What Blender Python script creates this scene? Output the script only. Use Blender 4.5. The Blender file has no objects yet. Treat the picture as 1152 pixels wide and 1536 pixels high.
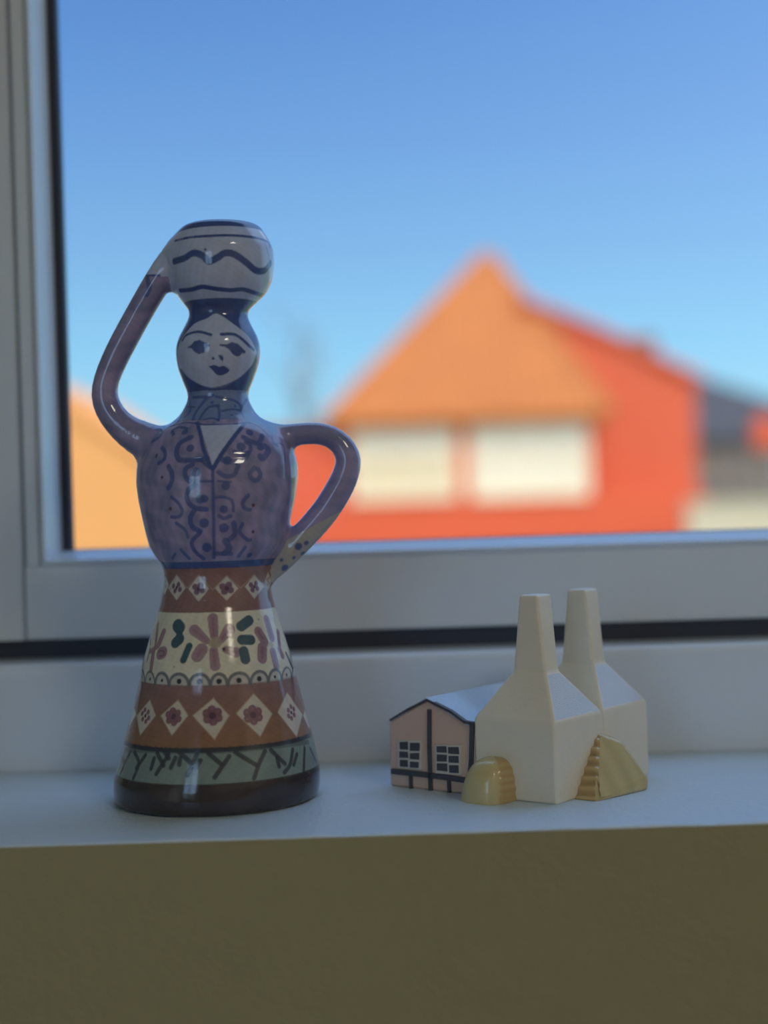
import bpy, bmesh, math, random
import numpy as np
from mathutils import Vector, Matrix
from mathutils.kdtree import KDTree

random.seed(7)
S = bpy.context.scene
COL = S.collection

# ------------------------------------------------------------------ camera
ROLL = math.radians(1.74)
FPX = 1536 * 52.0 / 36.0            # focal length in pixels of the 1152x1536 frame
Z0 = 0.90                           # height of the sill top
CAM = Vector((0.0, -0.405, Z0 + 0.088))
cd = bpy.data.cameras.new('camera')
cd.sensor_fit = 'VERTICAL'; cd.sensor_height = 36.0; cd.lens = 52.0
cd.clip_start = 0.02; cd.clip_end = 400
cd.dof.use_dof = True; cd.dof.focus_distance = 0.446; cd.dof.aperture_fstop = 5.0
cam = bpy.data.objects.new('camera', cd); COL.objects.link(cam)
cam.matrix_world = Matrix.Translation(CAM) @ Matrix.Rotation(math.pi/2, 4, 'X') @ Matrix.Rotation(-ROLL, 4, 'Z')
S.camera = cam

# ------------------------------------------------------------------ sky, sun, exposure
W = bpy.data.worlds.new('sky'); S.world = W; W.use_nodes = True
nt = W.node_tree; nt.nodes.clear()
tc = nt.nodes.new('ShaderNodeTexCoord'); sx = nt.nodes.new('ShaderNodeSeparateXYZ')
rp = nt.nodes.new('ShaderNodeValToRGB'); bg = nt.nodes.new('ShaderNodeBackground'); wo = nt.nodes.new('ShaderNodeOutputWorld')
nt.links.new(tc.outputs['Generated'], sx.inputs[0]); nt.links.new(sx.outputs['Z'], rp.inputs[0])
nt.links.new(rp.outputs[0], bg.inputs[0]); nt.links.new(bg.outputs[0], wo.inputs[0])
def lin(r, g, b):
    f = lambda c: (c/255/12.92 if c/255 <= 0.04045 else ((c/255+0.055)/1.055)**2.4)
    return (f(r), f(g), f(b), 1)
SUN_EL, SUN_AZ = math.radians(44), math.radians(20)     # the sun stands behind the camera, a little to the right
sdir = Vector((-math.sin(SUN_AZ)*math.cos(SUN_EL), math.cos(SUN_AZ)*math.cos(SUN_EL), -math.sin(SUN_EL)))
# a clear sky: blue gradient by elevation, brighter towards the sun, with a white aureole around it
LOBES = [((2.2, 3.4, 5.3), 2.6), ((3.5, 3.0, 2.2), 14.0)]
def lobe(z):                                            # what the lobes add straight ahead at sin(elevation) = z
    d = Vector((0, math.sqrt(max(0, 1-z*z)), z)); h = .5 - .5*d.dot(sdir)
    return [sum(c[i]*h**p for c, p in LOBES) for i in range(3)]
els = [(0.0, lin(196, 232, 242)), (0.06, lin(166, 224, 252)), (0.11, lin(150, 211, 251)), (0.17, lin(134, 189, 240)),
       (0.25, lin(116, 167, 230)), (0.33, lin(100, 150, 219))]
els = [(z, tuple(max(0.005, c[i]*1.06-lobe(z)[i]) for i in range(3)) + (1,)) for z, c in els] + [(1.0, (.03, .10, .36, 1))]
cr = rp.color_ramp
cr.elements[0].position, cr.elements[0].color = els[0]
cr.elements[1].position, cr.elements[1].color = els[-1]
for p, c in els[1:-1]:
    e = cr.elements.new(p); e.color = c
dt = nt.nodes.new('ShaderNodeVectorMath'); dt.operation = 'DOT_PRODUCT'; dt.inputs[1].default_value = -sdir
hf = nt.nodes.new('ShaderNodeMath'); hf.operation = 'MULTIPLY_ADD'; hf.inputs[1].default_value = 0.5; hf.inputs[2].default_value = 0.5
nt.links.new(tc.outputs['Generated'], dt.inputs[0]); nt.links.new(dt.outputs['Value'], hf.inputs[0])
prev = rp.outputs[0]
for c, p in LOBES:
    pw = nt.nodes.new('ShaderNodeMath'); pw.operation = 'POWER'; pw.inputs[1].default_value = p
    gl = nt.nodes.new('ShaderNodeVectorMath'); gl.operation = 'SCALE'; gl.inputs[0].default_value = c
    ad = nt.nodes.new('ShaderNodeVectorMath'); ad.operation = 'ADD'
    nt.links.new(hf.outputs[0], pw.inputs[0]); nt.links.new(pw.outputs[0], gl.inputs['Scale']); nt.links.new(gl.outputs[0], ad.inputs[0]); nt.links.new(prev, ad.inputs[1]); prev = ad.outputs[0]
nt.links.new(prev, bg.inputs[0])
bg.inputs[1].default_value = 1.0

sd = bpy.data.lights.new('sun', 'SUN'); sd.energy = 1.6; sd.angle = math.radians(0.6); sd.color = (1.0, 0.93, 0.80)
sun = bpy.data.objects.new('sun', sd); COL.objects.link(sun)
sun.rotation_euler = sdir.to_track_quat('-Z', 'Y').to_euler()
sun.location = (3, -12, 12)

S.view_settings.view_transform = 'Standard'; S.view_settings.look = 'None'
S.view_settings.gamma = 1.0; S.view_settings.use_curve_mapping = False
S.view_settings.exposure = 0.0

# daylight portals in the window openings (they only guide sky sampling)
def portal(loc, size, facing):
    l = bpy.data.lights.new('portal', 'AREA'); l.shape = 'RECTANGLE'; l.size, l.size_y = size
    l.cycles.is_portal = True
    o = bpy.data.objects.new('portal', l); COL.objects.link(o); o.location = loc
    o.rotation_euler = Vector(facing).to_track_quat('-Z', 'Y').to_euler()
WX0, WX1, WZ1 = -0.20, 1.04, 2.14       # window opening beside the sill
B1 = (-2.25, -1.12, 0.6, 2.25)            # openings in the wall behind the camera: x0, x1, z0, z1
RY = -3.4                               # rear wall
portal(((WX0+WX1)/2, 0.215, (Z0+WZ1)/2), (WX1-WX0, WZ1-Z0), (0, -1, 0))
for b in (B1,):
    portal(((b[0]+b[1])/2, RY-0.02, (b[2]+b[3])/2), (b[1]-b[0], b[3]-b[2]), (0, 1, 0))

# ------------------------------------------------------------------ pixels and rays
cR, sR = math.cos(ROLL), math.sin(ROLL)
def unroll(x, y):
    dx, dy = x-576.0, y-768.0
    return dx*cR - dy*sR, dx*sR + dy*cR
def at(x, y, d):                         # point seen at pixel (x, y), d metres in front of the camera
    a, b = unroll(x, y)
    return Vector((CAM.x + a*d/FPX, CAM.y + d, CAM.z - b*d/FPX))

# ------------------------------------------------------------------ materials
def mat(name, col, rough=0.5, spec=0.5, bump=0, bscale=200, vary=0.0, vscale=20, coat=0.0, metal=0, detail=4):
    m = bpy.data.materials.new(name); m.use_nodes = True
    n = m.node_tree.nodes; l = m.node_tree.links; p = n['Principled BSDF']
    p.inputs['Roughness'].default_value = rough; p.inputs['Specular IOR Level'].default_value = spec
    p.inputs['Metallic'].default_value = metal; p.inputs['Coat Weight'].default_value = coat
    p.inputs['Coat Roughness'].default_value = 0.05
    p.inputs['Base Color'].default_value = (*col, 1)
    if bump or vary:
        t = n.new('ShaderNodeTexCoord')
    if vary:
        z = n.new('ShaderNodeTexNoise'); z.inputs['Scale'].default_value = vscale; z.inputs['Detail'].default_value = 5
        r = n.new('ShaderNodeMapRange'); r.inputs['To Min'].default_value = 1-vary; r.inputs['To Max'].default_value = 1+vary
        x = n.new('ShaderNodeVectorMath'); x.operation = 'SCALE'; x.inputs[0].default_value = col
        l.new(t.outputs['Object'], z.inputs['Vector']); l.new(z.outputs['Fac'], r.inputs['Value'])
        l.new(r.outputs['Result'], x.inputs['Scale']); l.new(x.outputs['Vector'], p.inputs['Base Color'])
    if bump:
        z = n.new('ShaderNodeTexNoise'); z.inputs['Scale'].default_value = bscale; z.inputs['Detail'].default_value = detail
        b = n.new('ShaderNodeBump'); b.inputs['Strength'].default_value = bump; b.inputs['Distance'].default_value = 0.001
        l.new(t.outputs['Object'], z.inputs['Vector']); l.new(z.outputs['Fac'], b.inputs['Height']); l.new(b.outputs['Normal'], p.inputs['Normal'])
    return m
def paint_mat(name, rough=0.1, coat=0.0, bump=0, bscale=300):     # colour comes from the hand-painted colour attribute
    m = mat(name, (.7, .7, .7), rough, 0.5, bump, bscale, coat=coat)
    n = m.node_tree.nodes; a = n.new('ShaderNodeVertexColor'); a.layer_name = 'paint'
    m.node_tree.links.new(a.outputs['Color'], n['Principled BSDF'].inputs['Base Color'])
    return m
def glass_mat():
    m = bpy.data.materials.new('window_glass'); m.use_nodes = True
    n = m.node_tree.nodes; l = m.node_tree.links; n.clear()
    o = n.new('ShaderNodeOutputMaterial'); mx = n.new('ShaderNodeMixShader'); f = n.new('ShaderNodeFresnel'); f.inputs[0].default_value = 1.45
    t = n.new('ShaderNodeBsdfTransparent'); t.inputs[0].default_value = (0.97, 0.985, 0.98, 1); g = n.new('ShaderNodeBsdfGlossy'); g.inputs['Roughness'].default_value = 0.0
    ge = n.new('ShaderNodeNewGeometry'); mr = n.new('ShaderNodeMapRange'); mr.inputs['To Min'].default_value = 1.45; mr.inputs['To Max'].default_value = 1/1.45
    l.new(ge.outputs['Backfacing'], mr.inputs['Value']); l.new(mr.outputs['Result'], f.inputs[0])   # same reflectance on both faces of the sheet
    l.new(f.outputs[0], mx.inputs[0]); l.new(t.outputs[0], mx.inputs[1]); l.new(g.outputs[0], mx.inputs[2]); l.new(mx.outputs[0], o.inputs[0])
    return m
def floor_mat():
    m = mat('oak_boards', (.32, .19, .10), 0.35)
    n = m.node_tree.nodes; l = m.node_tree.links
    t = n.new('ShaderNodeTexCoord'); mp = n.new('ShaderNodeMapping'); mp.inputs['Scale'].default_value = (30, 2, 1)
    z = n.new('ShaderNodeTexNoise'); z.inputs['Scale'].default_value = 3; z.inputs['Detail'].default_value = 6
    r = n.new('ShaderNodeValToRGB'); r.color_ramp.elements[0].color = (.30, .16, .075, 1); r.color_ramp.elements[1].color = (.48, .29, .15, 1)
    l.new(t.outputs['Object'], mp.inputs[0]); l.new(mp.outputs[0], z.inputs['Vector']); l.new(z.outputs['Fac'], r.inputs[0])
    l.new(r.outputs[0], n['Principled BSDF'].inputs['Base Color'])
    return m
M = {
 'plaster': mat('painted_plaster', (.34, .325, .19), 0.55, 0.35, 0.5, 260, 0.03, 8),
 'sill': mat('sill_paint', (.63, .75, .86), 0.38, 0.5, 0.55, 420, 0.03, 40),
 'room': mat('room_wall_paint', (.80, .76, .65), 0.7, 0.3, 0.2, 120),
 'ceiling': mat('ceiling_paint', (.85, .85, .83), 0.8, 0.3, 0.1, 90),
 'floor': floor_mat(),
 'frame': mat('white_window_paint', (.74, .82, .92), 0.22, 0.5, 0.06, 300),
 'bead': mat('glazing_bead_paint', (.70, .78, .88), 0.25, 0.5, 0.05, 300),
 'seal': mat('dark_rubber_seal', (.050, .060, .088), 0.6, 0.3),
 'glass': glass_mat(),
 'glaze': paint_mat('painted_glaze', 0.10, 0.3, 0.03, 900),
 'pottery': mat('cream_pottery', (.85, .79, .65), 0.28, 0.5, 0.10, 700, 0.04, 150),
 'slopeglaze': mat('speckled_sky_tint_glaze', (.84, .90, .99), 0.16, 1.0, 0.8, 2600, coat=0.6),  # pale blue base paints in the sky sheen of the kiln slopes
 'cottage': mat('pink_pottery', (.70, .50, .40), 0.40, 0.4, 0.1, 700, 0.04, 200),
 'roofglaze': mat('sky_tinted_roof_glaze', (.58, .76, .98), 0.16, 1.0, 0.8, 2200, coat=0.8),  # blue of the roof stands in for reflected sky, put into the base colour
 'ink': mat('dark_paint', (.075, .080, .095), 0.45, 0.4, 0.1, 900),
 'whiteline': mat('white_paint_line', (.66, .62, .55), 0.45, 0.4),
 'hay': paint_mat('yellow_straw_glaze', 0.22, 0.2, 0.05, 700),
}

# ------------------------------------------------------------------ mesh helpers
def link(name, me, m, parent=None, loc=None):
    o = bpy.data.objects.new(name, me); COL.objects.link(o)
    if m is not None: me.materials.append(m)
    if parent is not None: o.parent = parent
    if loc is not None: o.location = loc
    return o
def obj(name, bm, m, parent=None, bevel=0.0, seg=2, smooth=False, loc=None):
    if bevel:
        bmesh.ops.remove_doubles(bm, verts=bm.verts, dist=1e-7)
        bmesh.ops.bevel(bm, geom=[e for e in bm.edges if e.is_manifold and e.calc_face_angle(0) > 0.2], offset=bevel, segments=seg, profile=0.6, affect='EDGES', clamp_overlap=True)
    bmesh.ops.recalc_face_normals(bm, faces=bm.faces)
    me = bpy.data.meshes.new(name); bm.to_mesh(me); bm.free()
    if smooth:
        me.polygons.foreach_set('use_smooth', [True]*len(me.polygons))
    return link(name, me, m, parent, loc)
def box(bm, x0, x1, y0, y1, z0, z1):
    v = [bm.verts.new(p) for p in ((x0,y0,z0),(x1,y0,z0),(x1,y1,z0),(x0,y1,z0),(x0,y0,z1),(x1,y0,z1),(x1,y1,z1),(x0,y1,z1))]
    for f in ((0,3,2,1),(4,5,6,7),(0,1,5,4),(1,2,6,5),(2,3,7,6),(3,0,4,7)): bm.faces.new([v[i] for i in f])
def bxo(name, dims, m, parent=None, bevel=0.0, seg=2):
    bm = bmesh.new(); box(bm, *dims); return obj(name, bm, m, parent, bevel, seg)
def prism(bm, poly, y0, y1):              # polygon in (x, z) pushed along y
    a = [bm.verts.new((x, y0, z)) for x, z in poly]; b = [bm.verts.new((x, y1, z)) for x, z in poly]
    n = len(poly); bm.faces.new(a); bm.faces.new(b[::-1])
    for i in range(n): bm.faces.new((a[i], b[i], b[(i+1) % n], a[(i+1) % n]))
def tube(bm, pts, rad, n=8):
    pts = [Vector(p) for p in pts]; rings = []
    for i, p in enumerate(pts):
        t = (pts[min(i+1, len(pts)-1)] - pts[max(i-1, 0)]).normalized()
        a = t.orthogonal().normalized(); b = t.cross(a); r = rad[i] if hasattr(rad, '__len__') else rad
        rings.append([bm.verts.new(p + (a*math.cos(2*math.pi*k/n) + b*math.sin(2*math.pi*k/n))*r) for k in range(n)])
    for i in range(len(rings)-1):
        for k in range(n): bm.faces.new((rings[i][k], rings[i][(k+1) % n], rings[i+1][(k+1) % n], rings[i+1][k]))
    bm.faces.new(rings[0][::-1]); bm.faces.new(rings[-1])
def empty(name, loc=(0, 0, 0), rz=0):
    o = bpy.data.objects.new(name, None); COL.objects.link(o); o.location = loc; o.rotation_euler = (0, 0, rz); o.empty_display_size = 0.05
    return o
def tag(o, label=None, cat=None, group=None, kind=None):
    for k, v in (('label', label), ('category', cat), ('group', group), ('kind', kind)):
        if v: o[k] = v
    return o

# ------------------------------------------------------------------ the room
WT = 0.30                                 # wall thickness at the window
RX0, RX1, RH = -2.4, 2.2, 2.45
bm = bmesh.new()
box(bm, RX0-.2, RX1+.2, 0, WT, -0.6, Z0-0.0007); box(bm, RX0-.2, RX1+.2, 0, WT, WZ1, RH+.2)
box(bm, RX0-.2, WX0, 0, WT, Z0-0.0007, WZ1); box(bm, WX1, RX1+.2, 0, WT, Z0-0.0007, WZ1)
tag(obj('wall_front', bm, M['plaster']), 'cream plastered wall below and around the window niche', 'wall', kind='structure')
bm = bmesh.new(); bmv = [(0.0, Z0-.0007), (0.0, Z0-.0005), (0.0002, Z0-.0002), (0.0006, Z0), (WT+.02, Z0), (WT+.02, Z0-.0007)]
# the sill top: a slab with a softly worn, slightly uneven front edge
nx = 160
rows = []
for i in range(nx+1):
    x = WX0 + (WX1-WX0)*i/nx
    j = [random.gauss(0, 1) for _ in range(3)]
    rows.append([bm.verts.new((x, y + (0.00012*j[0] if k in (1, 2, 3) else 0), z + (0.00010*j[1] if k in (2, 3) else 0))) for k, (y, z) in enumerate(bmv)])
for i in range(nx):
    for k in range(6): bm.faces.new((rows[i][k], rows[i+1][k], rows[i+1][(k+1) % 6], rows[i][(k+1) % 6]))
bm.faces.new(rows[0]); bm.faces.new(rows[-1][::-1])
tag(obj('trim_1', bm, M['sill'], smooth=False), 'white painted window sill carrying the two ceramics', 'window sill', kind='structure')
tag(bxo('floor', (RX0-.2, RX1+.2, RY-.2, 0, -0.12, 0), M['floor']), 'warm brown wooden floor of the room', 'floor', kind='structure')
tag(bxo('ceiling', (RX0, RX1, RY, 0, RH, RH+.2), M['ceiling']), 'white painted ceiling of the room', 'ceiling', kind='structure')
tag(bxo('wall_left', (RX0-.2, RX0, RY-.2, 0, 0, RH+.2), M['room']), 'cream wall on the left of the room', 'wall', kind='structure')
tag(bxo('wall_right', (RX1, RX1+.2, RY-.2, 0, 0, RH+.2), M['room']), 'cream wall on the right of the room', 'wall', kind='structure')
bm = bmesh.new()
zz = [B1]; xs = [RX0, B1[0], B1[1], RX1]
for i in (0, 2): box(bm, xs[i], xs[i+1], RY-.2, RY, 0, RH+.2)
for b in zz: box(bm, b[0], b[1], RY-.2, RY, 0, b[2]); box(bm, b[0], b[1], RY-.2, RY, b[3], RH+.2)
tag(obj('wall_back', bm, M['room']), 'cream wall with a window behind the viewer', 'wall', kind='structure')
for i, b in enumerate(zz):
    w = tag(empty('window_%d' % (i+2), ((b[0]+b[1])/2, RY-.1, b[2])), 'white two-pane window in the rear wall', 'window', kind='structure')
    hw, h = (b[1]-b[0])/2, b[3]-b[2]
    for nm, d in (('jamb', (-hw, -hw+.06, -.03, .03, 0, h)), ('jamb', (hw-.06, hw, -.03, .03, 0, h)), ('rail', (-hw+.06, hw-.06, -.03, .03, 0, .06)),
                  ('rail', (-hw+.06, hw-.06, -.03, .03, h-.06, h)), ('mullion', (-.035, .035, -.025, .025, .06, h-.06)), ('glazing_bar', (-hw+.06, hw-.06, -.012, .012, h*.62, h*.62+.025)),
                  ):
        bxo(nm, d, M['frame'], w)
    for s in (-1, 1):
        bxo('pane', (min(s*.035, s*(hw-.06)), max(s*.035, s*(hw-.06)), -.002, .002, .06, h-.06), M['glass'], w)

# opal lamp added behind the camera as warm fill light
lm = empty('added_fill_lamp', (1.2, -2.0, RH)); tag(lm, 'added round opal fill lamp, unseen behind the camera', 'lamp')
em = bpy.data.materials.new('fill_lamp_opal'); em.use_nodes = True
p = em.node_tree.nodes['Principled BSDF']; p.inputs['Base Color'].default_value = (.8, .78, .72, 1); p.inputs['Emission Color'].default_value = (1.0, .90, .71, 1); p.inputs['Emission Strength'].default_value = 15.0
def lathe(name, pr, m, parent, n=32):
    bm = bmesh.new(); R = [[bm.verts.new((r*math.cos(2*math.pi*k/n), r*math.sin(2*math.pi*k/n), z)) for k in range(n)] for r, z in pr]
    for i in range(len(R)-1):
        for k in range(n): bm.faces.new((R[i][k], R[i][(k+1) % n], R[i+1][(k+1) % n], R[i+1][k]))
    bm.faces.new(R[0]); bm.faces.new(R[-1]); return obj(name, bm, m, parent, smooth=False)
lathe('mount', [(.30, 0), (.30, -.02), (.29, -.03)], M['frame'], lm)
lathe('opal_bowl', [(.27, -.03)] + [(.27*math.cos(t), -.03-.10*math.sin(t)) for t in [i*math.pi/2/8 for i in range(1, 8)]] + [(.01, -.13)], em, lm)

# ------------------------------------------------------------------ the window over the sill
FY, SY, GY = 0.120, 0.140, 0.158          # fixed frame face, sash face, glass
w1 = tag(empty('window_1', (0, FY, Z0)), 'white casement window behind the ceramics with rubber seal', 'window', kind='structure')
def wprism(name, poly, x0, x1, m):        # profile in (y, z) run along x, local to window_1
    bm = bmesh.new()
    a = [bm.verts.new((x0, y-FY, z)) for y, z in poly]; b = [bm.verts.new((x1, y-FY, z)) for y, z in poly]
    n = len(poly); bm.faces.new(a); bm.faces.new(b[::-1])
    for i in range(n): bm.faces.new((a[i], b[i], b[(i+1) % n], a[(i+1) % n]))
    return obj(name, bm, m, w1)
def wstile(name, poly, z0, z1, m):        # profile in (x, y) run along z
    bm = bmesh.new()
    a = [bm.verts.new((x, y-FY, z0)) for x, y in poly]; b = [bm.verts.new((x, y-FY, z1)) for x, y in poly]
    n = len(poly); bm.faces.new(a); bm.faces.new(b[::-1])
    for i in range(n): bm.faces.new((a[i], b[i], b[(i+1) % n], a[(i+1) % n]))
    return obj(name, bm, m, w1)
HZ = WZ1 - Z0
LED = 0.0378
arc = [(FY + .004 - .004*math.cos(t), LED - .0035 + .0035*math.sin(t)) for t in [i*math.pi/2/6 for i in range(7)]]
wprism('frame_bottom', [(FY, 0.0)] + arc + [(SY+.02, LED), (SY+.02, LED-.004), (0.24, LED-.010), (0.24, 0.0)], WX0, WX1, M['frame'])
GX0 = -0.1185                              # left edge of the clear glass
GX1 = WX1 - 0.09
GZ0, GZ1 = 0.0770, HZ - 0.085               # glass edge above the sill
SB = 0.0447                                 # underside of the sash
wprism('rubber_seal', [(SY+.003, LED), (SY+.0025, SB+.0005), (SY+.012, SB+.0005), (SY+.012, LED)], WX0+.002, WX1-.002, M['seal'])
JX = -0.1332                                # joint beside the stile
# sash: stiles and rails, each its own piece; a fine V groove runs beside the glazing
wprism('sash_rail', [(SY+.0006, SB), (SY, SB+.0006), (SY, GZ0-.0055), (SY+.0008, GZ0-.0050), (0.19, GZ0-.0050), (0.19, SB)], JX+.0004, GX1+.012, M['frame'])
wprism('sash_rail', [(SY, GZ1+.0055), (SY, HZ-.03), (0.19, HZ-.03), (0.19, GZ1+.005)], JX+.0004, GX1+.012, M['frame'])
wstile('sash_stile', [(JX-.0004, SY+.0012), (JX-.0012, SY), (WX0+.002, SY), (WX0+.002, 0.19), (JX-.0004, 0.19)], SB, HZ-.03, M['frame'])
wstile('sash_stile_inner', [(JX+.0004, SY+.0012), (JX+.0012, SY), (GX0-.0095, SY), (GX0-.0090, SY+.0008), (GX0-.0090, 0.19), (JX+.0004, 0.19)], GZ0-.0052, GZ1+.005, M['frame'])
wstile('sash_stile', [(GX1+.0055, SY), (WX1-.002, SY), (WX1-.002, 0.19), (GX1+.0055, 0.19)], SB, HZ-.03, M['frame'])
wprism('frame_head', [(SY-.004, HZ-.03), (SY-.004, HZ), (0.24, HZ), (0.24, HZ-.03)], WX0, WX1, M['frame'])
# glazing beads, mitred
def bead(p0, p1, inward):
    bm = bmesh.new(); d = (p1-p0).normalized()
    prof = [(0.0, SY+.0008), (0.0, SY+.0002), (.0008, SY-.0004), (.0018, SY-.0004), (.0050, GY-.004), (.0050, GY), (0, GY)]
    ends = []
    for p, s in ((p0, 1), (p1, -1)):
        ends.append([bm.verts.new((p.x + inward.x*o + d.x*s*o, y-FY, p.z + inward.z*o + d.z*s*o)) for o, y in prof])
    n = len(prof); bm.faces.new(ends[0]); bm.faces.new(ends[1][::-1])
    for i in range(n): bm.faces.new((ends[0][i], ends[1][i], ends[1][(i+1) % n], ends[0][(i+1) % n]))
    return obj('glazing_bead', bm, M['bead'], w1)
BX0, BX1, BZ0, BZ1 = GX0-.0085, GX1+.0055, GZ0-.0050, GZ1+.005
cs = [Vector((BX0, 0, BZ0)), Vector((BX1, 0, BZ0)), Vector((BX1, 0, BZ1)), Vector((BX0, 0, BZ1))]
for i, inw in enumerate((Vector((0, 0, 1)), Vector((-1, 0, 0)), Vector((0, 0, -1)), Vector((1, 0, 0)))):
    bead(cs[i], cs[(i+1) % 4], inw)
for nm, d in (('glass_gasket', (GX0-.0036, GX0, GY-.0035, GY+.002, GZ0, GZ1)), ('glass_gasket', (GX1-.001, GX1+.002, GY-.0035, GY+.002, GZ0, GZ1)),
              ('glass_gasket', (GX0-.0036, GX1, GY-.001, GY+.002, GZ0-.001, GZ0+.0004)), ('glass_gasket', (GX0-.0036, GX1, GY-.001, GY+.002, GZ1-.001, GZ1+.001))):
    bxo(nm, (d[0], d[1], d[2]-FY, d[3]-FY, d[4], d[5]), M['seal'], w1)
bxo('pane', (GX0-.004, GX1+.004, GY+.002-FY, GY+.006-FY, GZ0-.004, GZ1+.004), M['glass'], w1)

# ------------------------------------------------------------------ the painted figurine jug
PX = 0.465 / FPX                            # metres per pixel at the figurine's axis
a0, b0 = unroll(326, 1195)
FIG = Vector((a0*PX, CAM.y + 0.465, Z0))
LEAN = math.tan(ROLL)
prof = np.array([  # photo row, axis column, half width
 (1204, 326, 140), (1198, 326, 147), (1190, 326, 152.5), (1175, 326, 154), (1156, 326.5, 153), (1119, 328, 144), (1059, 327.5, 128), (1027, 327.5, 119.5), (986, 326, 110.5),
 (949, 325.5, 99), (902, 325.5, 84.5), (875, 325, 79), (858, 325, 78), (848, 325, 80), (840, 325, 85), (828, 326, 94), (816, 326, 101), (795, 326, 107), (769, 326, 113), (745, 326, 118),
 (721, 326, 121), (700, 326, 120.5), (685, 326, 117), (670, 326, 109), (655, 327, 99), (645, 327, 89), (636, 327, 76), (628, 327, 64), (620, 327, 56), (611, 327, 51), (602, 327, 46.5), (594, 327, 45), (585, 327, 46.5),
 (575, 327, 51), (554, 327, 59), (540, 327, 62), (528, 327, 63), (518, 327, 62.5), (505, 327, 58.5), (490, 327, 50.5), (480, 327, 45.5), (472, 327.5, 43.5), (464, 328.5, 45.5), (455, 330, 54), (445, 332, 63.5), (437, 333, 68.5),
 (424, 334, 73.5), (408, 334, 76.5), (392, 334, 77.5), (376, 334, 76), (363, 333, 71), (350, 332, 64), (342, 331, 59), (336, 330, 52), (332, 330, 44), (326, 330, 30)], float)
pz = (1195 - prof[:, 0]) * PX
zg = np.linspace(pz[0], pz[-1], 1200)
def cub(zq, col):
    return np.interp(zq, pz, col)
def smooth1(a, k):
    ker = np.hanning(k); ker /= ker.sum(); p = np.pad(a, k//2, mode='edge'); return np.convolve(p, ker, 'valid')[:len(a)]
Rg = smooth1(cub(zg, prof[:, 2]*PX), 25); Cg = smooth1(cub(zg, (prof[:, 1]-326)*PX), 61)
dRg = smooth1(np.gradient(Rg, zg), 15)
dpt = np.interp(zg, [(1195-y)*PX for y in (1204, 900, 850, 800, 690, 640, 600, 560, 470, 440, 330)], [1, 1, 1, .93, .82, .86, .96, .98, 1, 1, 1])
ZTOP = (1195-335.5)*PX
def lerpz(z, arr):
    return np.interp(z, zg, arr)
def px2(x, y, r):
    return ((x-326)*PX, (1195 - (y + (x-326)*LEAN))*PX, r*PX)
armL = [px2(*p) for p in ((286, 385, 39), (266, 388, 26), (248, 406, 22), (228, 436, 20.5), (205, 476, 20), (186, 511, 20), (171, 541, 19.5), (160, 569, 19), (157, 592, 19.5), (163, 613, 20), (177, 633, 21), (196, 649, 24), (220, 662, 28), (245, 675, 28))]
web = [px2(*p) for p in ((266, 400, 26), (253, 418, 18), (240, 430, 14))]
armR = [px2(*p) for p in ((400, 657, 20), (425, 655, 18.5), (450, 651, 16.5), (475, 650, 16.2), (496, 655, 16.4), (512, 667, 17.2), (521, 684, 18.6), (521.5, 700, 19.5), (515, 720, 20.5), (504, 741, 21), (490, 763, 21), (474, 783, 21), (456, 803, 20.5), (437, 824, 19), (420, 844, 16), (406, 862, 11))]
def round_path(p, n=2):                     # smooth the arm's centre line
    q = [p[0]] + p + [p[-1]]; out = []
    for i in range(1, len(q)-2):
        for k in range(n):
            t = k/n
            out.append(tuple(.5*((2*q[i][j]) + (q[i+1][j]-q[i-1][j])*t + (2*q[i-1][j]-5*q[i][j]+4*q[i+1][j]-q[i+2][j])*t*t + (3*q[i][j]-q[i-1][j]-3*q[i+1][j]+q[i+2][j])*t**3) for j in range(3)))
    return out + [p[-1]]
armL, armR = round_path(armL), round_path(armR)
def capsules(P, pts, yo=0.0, ys=1.0):
    full = np.full(len(P), .02); A_ = np.array(pts); mg = A_[:, 2].max() + .007
    near = np.where((np.abs(P[:, 1]) < mg) & (P[:, 0] > A_[:, 0].min()-mg) & (P[:, 0] < A_[:, 0].max()+mg) & (P[:, 2] > A_[:, 1].min()-mg) & (P[:, 2] < A_[:, 1].max()+mg))[0]
    P = P[near]; best = np.full(len(P), .02)
    for (x0, z0, r0), (x1, z1, r1) in zip(pts[:-1], pts[1:]):
        dx, dz = x1-x0, z1-z0; L2 = dx*dx+dz*dz
        t = np.clip(((P[:, 0]-x0)*dx + (P[:, 2]-z0)*dz)/L2, 0, 1)
        d = np.sqrt((P[:, 0]-x0-t*dx)**2 + (P[:, 2]-z0-t*dz)**2 + ((P[:, 1]-yo)*ys)**2) - (r0 + (r1-r0)*t)
        best = np.minimum(best, d)
    full[near] = best
    return full
def smin(a, b, k):
    h = np.clip(0.5 + 0.5*(b-a)/k, 0, 1)
    return b*(1-h) + a*h - k*h*(1-h)
def f_body(P):
    z = np.clip(P[:, 2], zg[0], zg[-1])
    R = lerpz(z, Rg); r = np.hypot(P[:, 0]-lerpz(z, Cg), P[:, 1]/lerpz(z, dpt))
    return (r-R)/np.sqrt(1+lerpz(z, dRg)**2)
def fields(P):
    return f_body(P), np.minimum(capsules(P, armL), capsules(P, web)), capsules(P, armR)
def sdf(P):
    b, l, r = fields(P)
    d = smin(smin(b, l, .0035), r, .0030)
    d = -smin(-d, P[:, 2], .0012)                                   # flat foot
    d = -smin(-d, ZTOP-P[:, 2], .0022)                              # top of the pot
    # the pot is a spout: hollow mouth
    c = np.sqrt(((P[:, 0]-8*PX)/.0105)**2 + (P[:, 1]/.0105)**2 + ((P[:, 2]-ZTOP)/.017)**2) - 1
    return np.maximum(d, -c*.0105)
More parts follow.
